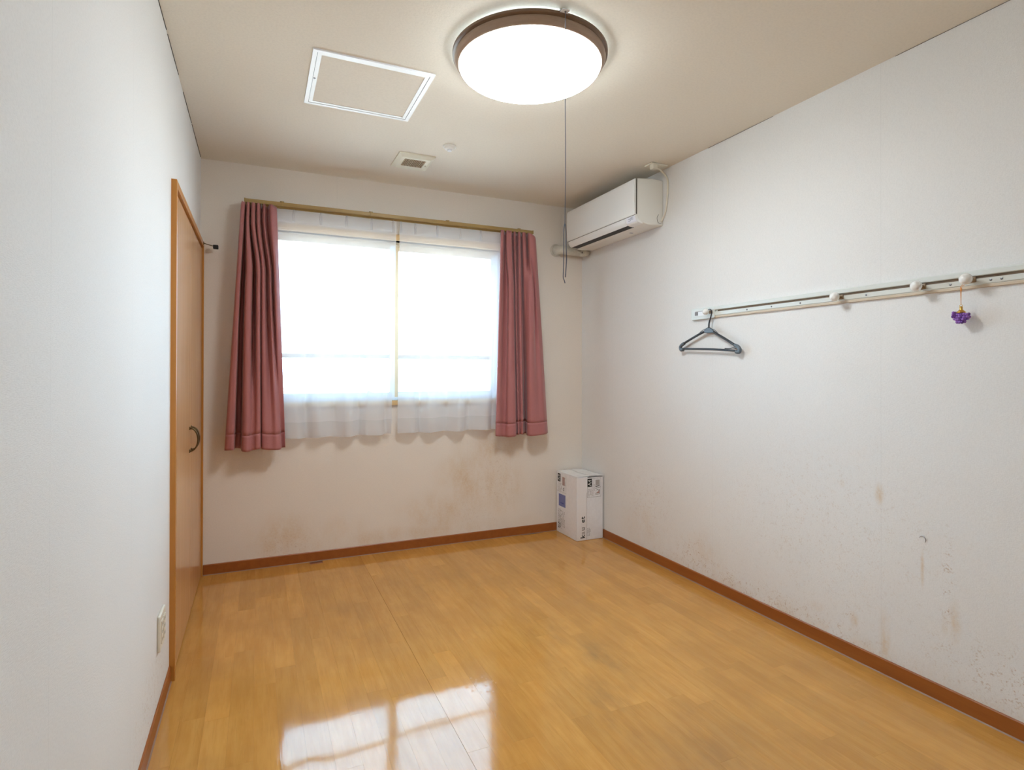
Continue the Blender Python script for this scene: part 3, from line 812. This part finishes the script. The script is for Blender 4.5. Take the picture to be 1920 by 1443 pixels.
for yy in (-1.603, -1.751, -1.908, -2.212, -2.516, -2.637, -2.667):
    bm = bmesh.new(); lathe(bm, [(0, .0), (.0038, .0), (.0038, .0012), (0, .002)], (W - .0125, yy, Z0 + .0205), '-X', 12); obj('screw', bm, 'screw', pr)
PEGS = []
for pxx, pyy, r in ((1323, 584, .0175), (1565, 556, .0195), (1718, 536, .0195), (1811, 523, .0195)):
    c = px(pxx, pyy, 0, W - .052)
    zc = Z0 + .0345 - .007
    bm = bmesh.new()
    lathe(bm, [(.010, .002)] + [(r * math.sin(a), r * .9 + .002 - r * .9 * math.cos(a)) for a in [math.radians(d) for d in range(35, 181, 12)]] + [(0, 2 * r * .9 + .002)], (W - .034, c.y, c.z), '-X', 32)
    p_ = obj('peg', bm, 'peg', pr, True)
    bm = bmesh.new()
    lathe(bm, [(.009, .003), (.0085, .012), (.006, .016), (.006, .036)], (W, c.y, c.z), '-X', 20)
    box(bm, W - .017, W - .0135, c.y - .011, c.y + .011, c.z - .010, c.z + .010, .001)
    obj('peg_neck', bm, 'peg_neck', p_, True)
    PEGS.append(c)

# ------------------------------------------------------------------ clothes hanger on the first peg
hg = thing('clothes_hanger', 'charcoal plastic clothes hanger hanging from the peg rail', 'hanger', (W - .03, PEGS[0].y - .03, 1.28))
HXP = W - .027
def hp(x, y): 
    q = px(x, y, 0, HXP); return Vector((HXP, q.y, q.z))
pk = PEGS[0]
bm = bmesh.new()
hook = [(HXP, pk.y + .012, pk.z + .004), (HXP, pk.y + .009, pk.z + .011), (HXP, pk.y, pk.z + .0135), (HXP, pk.y - .012, pk.z + .010), (HXP, pk.y - .017, pk.z - .004), (HXP, pk.y - .014, pk.z - .022), tuple(hp(1331.5, 598)), tuple(hp(1329.5, 606)), tuple(hp(1329, 615))]
sp_ = smooth_path(hook, 6); tube(bm, sp_, [.0026 + .0022 * (i / len(sp_)) ** 3 for i in range(len(sp_))], 8)
obj('hook', bm, 'hanger', hg, True)
bm = bmesh.new()
g = [hp(x, y) for x, y in ((1319.5, 622), (1322, 618), (1326, 615), (1329, 614), (1332, 615), (1336, 618), (1339, 622), (1334, 623), (1329, 623.2), (1324, 623))]
extrude_poly(bm, [(v.y, v.z) for v in g], lambda a, b: Vector((HXP - .003, a, b)), lambda a, b: Vector((HXP + .003, a, b)))
obj('gusset', bm, 'hanger_grey', hg)
for rim in ([(1319.5, 622.5), (1322.5, 617.5), (1329, 613.8), (1335.5, 617.5), (1339.5, 622.5)], [(1318, 623), (1329, 623.5), (1340, 623)]):
    bm = bmesh.new(); tube(bm, smooth_path([hp(*q) for q in rim], 6), .0024, 8); obj('gusset_rim', bm, 'hanger', hg, True)
for arm in ([(1320, 622), (1311, 626.5), (1298, 634), (1285, 642), (1280, 645.5)], [(1338, 622), (1346, 627), (1358, 634), (1370, 641.5), (1380, 648)]):
    bm = bmesh.new(); P = smooth_path([hp(*q) for q in arm], 6); tube(bm, P, .0064, 10); obj('arm', bm, 'hanger', hg, True)
for br in ([(1324, 616), (1316, 620), (1309, 627)], [(1334, 616), (1341, 619.5), (1348, 627)]):
    bm = bmesh.new(); tube(bm, smooth_path([hp(*q) for q in br], 6), .0020, 8); obj('brace', bm, 'hanger_grey', hg, True)
for end in ([(1283, 643.5), (1278, 647), (1276, 651), (1277, 655.5), (1281, 655.5)], [(1378, 647), (1384, 650), (1387, 655), (1385.5, 660), (1380, 659)]):
    bm = bmesh.new(); tube(bm, smooth_path([hp(*q) for q in end], 6), .0095, 10); obj('shoulder_end', bm, 'hanger_grey', hg, True)
bm = bmesh.new(); tube(bm, smooth_path([hp(1279, 653.8), hp(1330, 654.5), hp(1382, 657.5)], 8), .0060, 10); obj('trouser_bar', bm, 'hanger', hg, True)
bm = bmesh.new(); tube(bm, smooth_path([hp(1359, 653), hp(1368, 653.2), hp(1374, 652), hp(1380, 653)], 6), .0024, 8); obj('clip', bm, 'hanger', hg, True)

# ------------------------------------------------------------------ beaded charm on the last peg
pk = PEGS[3]; XC = W - .034
top = px(1802, 535, 0, XC); rg = px(1802, 573, 0, XC); body = px(1802, 592, 0, XC)
ch = thing('beaded_charm', 'purple bead charm with gold cap hanging on orange string from a peg', 'charm', (XC, body.y, body.z - .03))
bm = bmesh.new()
tube(bm, [(W - .030, pk.y - .002, pk.z + .0065), (W - .032, pk.y + .006, pk.z), (XC - .002, top.y + .001, pk.z - .022), (XC, rg.y, rg.z + .004)], .0009, 6)
tube(bm, [(W - .030, pk.y - .002, pk.z + .0065), (W - .034, pk.y + .002, pk.z - .008), (XC - .002, top.y - .002, pk.z - .024), (XC - .001, rg.y, rg.z + .004)], .0009, 6)
lathe(bm, [(0, .004), (.0028, .002), (.0028, -.006), (0, -.008)], (XC, top.y, top.z - .012), 'Z', 10)
obj('string', bm, 'string', ch, True)
bm = bmesh.new(); tube(bm, [(XC, rg.y + .0042 * math.cos(a), rg.z + .0042 * math.sin(a)) for a in [2 * math.pi * k / 16 for k in range(16)]], .0008, 6, True); obj('ring', bm, 'gold', ch, True)
cap = px(1802, 583, 0, XC)
bm = bmesh.new(); lathe(bm, [(0, .017), (.004, .016), (.005, .010), (.0042, .006), (.009, .001), (.0135, -.004), (.0135, -.006), (0, -.006)], (XC, cap.y, cap.z), 'Z', 24); obj('gold_cap', bm, 'gold', ch, True)
bead = bmesh.new(); bmesh.ops.create_uvsphere(bead, u_segments=10, v_segments=6, radius=.0052)
bme = bpy.data.meshes.new('bead'); bead.to_mesh(bme); bead.free(); bme.materials.append(M['bead'])
for f in bme.polygons: f.use_smooth = True
bme2 = bme.copy(); bme2.materials[0] = M['bead_dark']
rb_ = random.Random(5)
spots = []
for yy, zz in ((-.006, -.003), (.001, -.004), (.008, -.003), (.014, -.001), (-.021, -.004), (-.022, -.012), (-.018, -.019), (-.013, -.012), (-.013, -.004), (-.006, -.012), (.001, -.011), (.008, -.012), (.014, -.010), (.021, -.002), (.020, .005), (.022, -.010), (.016, -.018),
               (-.010, -.021), (-.003, -.021), (.005, -.021), (.011, -.022), (-.008, -.029), (.000, -.030), (.008, -.029)):
    for xx in (-.007, .005):
        spots.append((xx + rb_.uniform(-.001, .001), yy, zz + rb_.uniform(-.001, .001)))
for k, (xx, yy, zz) in enumerate(spots):
    o = bpy.data.objects.new('bead', bme if k % 3 else bme2); COL.objects.link(o)
    o.parent = ch; o.location = Vector((XC + xx, body.y + yy, body.z + zz + .008)) - ch.location

# ------------------------------------------------------------------ wall socket on the closet wall
so = thing('wall_outlet', 'cream double wall socket low beside the closet door frame', 'outlet', (0, -1.44, .30))
bm = bmesh.new(); box(bm, 0, .010, -1.500, -1.384, .240, .360, .004, 3); obj('plate', bm, 'outlet_cream', so)
for y0 in (-1.490, -1.441):
    s_ = boxo('socket', (.0095, .0125, y0 + .006, y0 + .040, .262, .338), 'cable', so, .001)
    for zz in (.275, .300, .325):
        for dy in (.017, .029):
            boxo('slot', (.0122, .0129, y0 + dy - .0012, y0 + dy + .0012, zz - .005, zz + .005), 'hole', s_)

# ------------------------------------------------------------------ rubber-tipped rod at the closet frame corner
a = Vector((FP, -.050, 1.903)); b = px(401, 461.5, 1, -.055); e = px(409.5, 464, 1, -.056)
rod = thing('door_stop_rod', 'thin metal rod with black rubber tip at the closet frame corner', 'door stop', tuple(a))
bm = bmesh.new(); tube(bm, [a, b], .0024, 8); lathe(bm, [(0, 0), (.009, 0), (.009, .003), (0, .003)], tuple(a), 'X', 16); obj('rod', bm, 'bronze', rod, True)
bm = bmesh.new(); c = (b + e) / 2; box(bm, b.x - .004, e.x, c.y - .012, c.y + .012, c.z - .012, c.z + .010, .003, 2); obj('rubber_tip', bm, 'dark', rod)

# ------------------------------------------------------------------ copy-paper carton in the corner
BX0, BX1, BY0, BY1, BZ = 2.322, 2.536, -.305, -.012, .440
ct = thing('cardboard_carton', 'white copy-paper carton standing on end in the corner', 'carton', ((BX0 + BX1) / 2, (BY0 + BY1) / 2, 0))
bm = bmesh.new(); vv = box(bm, BX0, BX1, BY0, BY1, 0, BZ)
bmesh.ops.bevel(bm, geom=[e for e in bm.edges], offset=.003, segments=2, affect='EDGES')
obj('body', bm, 'carton', ct)
# top flaps meeting near the middle and the raised lid edge
for d, tilt in (((BX0 + .002, BX0 + .098, BY0 + .002, BY1 - .002), .004), ((BX0 + .100, BX1 - .002, BY0 + .002, BY1 - .002), .006)):
    bm = bmesh.new()
    left = d[0] < BX0 + .05
    ys = [d[2] + (d[3] - d[2]) * k / 6 for k in range(7)]
    top = []; 
    for k, yy in enumerate(ys):
        lift = tilt + .003 * math.sin(k * 1.7)
        z0 = BZ + (.0012 if left else lift); z1 = BZ + (lift if left else .0012)
        top.append([bm.verts.new((d[0], yy, z0)), bm.verts.new((d[1], yy, z1))])
    for k in range(6): bm.faces.new((top[k][0], top[k][1], top[k + 1][1], top[k + 1][0]))
    o = obj('flap', bm, 'carton_top', ct); sd = o.modifiers.new('t', 'SOLIDIFY'); sd.thickness = .002; sd.offset = 1
boxo('flap_gap_shade', (BX0 + .086, BX1 - .006, BY0 - .0010, BY0 + .002, BZ - .0045, BZ - .0015), 'ink', ct)  # black strip painted for the shade in the gap under the flap
# packing tape: up the camera-side face and over the top
TX0, TX1 = BX0 + .012, BX0 + .078
boxo('packing_tape', (TX0 - .012, TX1, BY0 - .0008, BY0 - .0002, .004, BZ - .002), 'tape', ct)
boxo('face_seam', (TX1 + .0005, TX1 + .0022, BY0 - .0009, BY0 - .0001, .004, BZ - .11), 'ink_pale', ct)

FONT_N = 0
def text_mesh(txt, size, bold=.0):
    cu = bpy.data.curves.new('t', 'FONT'); cu.body = txt; cu.size = size; cu.align_x = 'CENTER'; cu.align_y = 'CENTER'; cu.offset = bold; cu.resolution_u = 3
    o = bpy.data.objects.new('t', cu); COL.objects.link(o)
    dg = bpy.context.evaluated_depsgraph_get()
    me = bpy.data.meshes.new_from_object(o.evaluated_get(dg))
    bpy.data.objects.remove(o); bpy.data.curves.remove(cu)
    return me
# face frames: the front face looks to -y, the side face looks to -x
def front(u, v, d=.0): return Vector((BX0 + u, BY0 - .0006 - d, v))
def side(u, v, d=.0): return Vector((BX0 - .0004 - d, BY1 - u, v))          # u runs from the window wall towards the room
def text_on(face, txt, u, v, size, mat, parent, ang=90, bold=.0, name='lettering', d=.0012):
    me = text_mesh(txt, size, bold); ca, sa = math.cos(math.radians(ang)), math.sin(math.radians(ang))
    for w_ in me.vertices:
        x_, y_ = w_.co.x, w_.co.y
        w_.co = face(u + x_ * ca - y_ * sa, v + x_ * sa + y_ * ca, d)
    me.materials.clear(); me.materials.append(M[mat])
    o = bpy.data.objects.new(name, me); COL.objects.link(o); o.parent = parent
    o.matrix_parent_inverse = Matrix.Translation(parent.location).inverted()
    return o
def patches(face, rects, mat, parent, name, d=.0006):
    bm = bmesh.new()
    for r in rects:
        if len(r) == 4: q = [(r[0], r[2]), (r[1], r[2]), (r[1], r[3]), (r[0], r[3])]
        else: q = r[0]
        bm.faces.new([bm.verts.new(face(u, v, d)) for u, v in q])
    return obj(name, bm, mat, parent)
def frame(u0, u1, v0, v1, t): return [(u0, u1, v0, v0 + t), (u0, u1, v1 - t, v1), (u0, u0 + t, v0, v1), (u1 - t, u1, v0, v1)]
ru = random.Random(9)
def ticks(u0, u1, v0, v1, cols, step):
    out = []
    for k in range(cols):
        uu = u0 + (u1 - u0) * (k + .2) / cols; w_ = (u1 - u0) / cols * .5; v = v0
        while v < v1 - step:
            l = step * ru.uniform(.4, 1.0)
            if ru.random() < .8: out.append((uu, uu + w_ * ru.uniform(.6, 1), v, v + l))
            v += l + step * ru.uniform(.2, .5)
    return out
# front face: label box, A4 mark, pictograms and the faded wordmark
L0, L1, V0, V1 = .083, .196, .296, .427
patches(front, frame(L0, L1, V0, V1, .0014), 'ink_grey', ct, 'label_outline')
patches(front, [(.1205, .122, V0, .378), (.136, .1375, V0, V1)], 'ink_pale', ct, 'label_rule')
mk = patches(front, [(.085, .1205, .370, .4255)], 'ink', ct, 'size_mark')
text_on(front, 'A4', .1030, .398, .038, 'ink_white', mk, 90, .0)
patches(front, ticks(.090, .117, .304, .366, 4, .009), 'ink_grey', ct, 'small_print')
patches(front, ticks(.122, .133, .304, .420, 2, .006), 'ink_pale', ct, 'small_print')
patches(front, ticks(.138, .146, .34, .40, 1, .008), 'ink_pale', ct, 'small_print')
patches(front, [(.152, .182, .378, .412)] , 'ink_pale', ct, 'pictogram')
patches(front, frame(.151, .183, .371, .415, .0022) + [([(.150, .362), (.184, .372), (.184, .378), (.150, .372)],)], 'ink_grey', ct, 'pictogram', .0008)
patches(front, [([(.150, .352), (.193, .362), (.193, .365), (.150, .356)],), ([(.150, .338), (.166, .345), (.178, .336), (.190, .352), (.176, .342), (.166, .350)],)], 'ink_grey', ct, 'pictogram', .0008)
patches(front, [([(.151, .320), (.183, .320), (.183, .340)],)], 'ink_pink', ct, 'pictogram', .0007)
patches(front, frame(.150, .184, .312, .322, .002) + [(.181, .184, .312, .342)], 'ink_grey', ct, 'pictogram', .0008)
for chx, vv_, mt in (('k', .028, 'ink'), ('a', .053, 'ink_pale'), ('u', .082, 'ink_grey'), ('n', .108, 'tape'), ('e', .136, 'ink'), ('t', .159, 'ink')):
    text_on(front, chx, .048, vv_, .050, mt, ct, 90, .0009)
patches(front, frame(.083, .104, .030, .082, .0012) + ticks(.085, .103, .033, .080, 2, .012) + ticks(.107, .113, .055, .080, 1, .006), 'ink_grey', ct, 'small_print')
# side face: A4 mark, dotted box, blue square, small print
mk = patches(side, [(.020, .060, .372, .430)], 'ink', ct, 'size_mark')
text_on(side, 'A4', .040, .401, .039, 'ink_white', mk, 90, .0)
dots = []
for k in range(18):
    dots += [(.010 + k * .0075, .014 + k * .0075, .300, .302), (.142, .144, .302 + k * .0072, .306 + k * .0072)]
patches(side, dots, 'ink_grey', ct, 'dotted_outline')
patches(side, [(.088, .122, .352, .412)], 'ink_pink', ct, 'print_block')
patches(side, ticks(.09, .138, .352, .418, 3, .010), 'ink_pale', ct, 'small_print', .0008)
patches(side, ticks(.022, .080, .306, .370, 5, .008), 'ink_pale', ct, 'small_print', .0008)
text_on(side, 'd', .108, .326, .042, 'ink_grey', ct, 0, .0005)
bl = patches(side, [(.036, .134, .196, .284)], 'ink_blue', ct, 'blue_square')
patches(side, ticks(.055, .062, .228, .275, 1, .014) + [(.062, .112, .218, .223)] + ticks(.066, .108, .216, .229, 4, .004), 'ink_blue_dark', bl, 'blue_print', .0010)
patches(side, ticks(.028, .080, .034, .182, 6, .012), 'ink_grey', ct, 'small_print')
patches(side, ticks(.084, .128, .050, .170, 4, .014), 'ink_pale', ct, 'small_print')
patches(side, ticks(.030, .066, .034, .082, 3, .010), 'ink', ct, 'small_print', .0009)
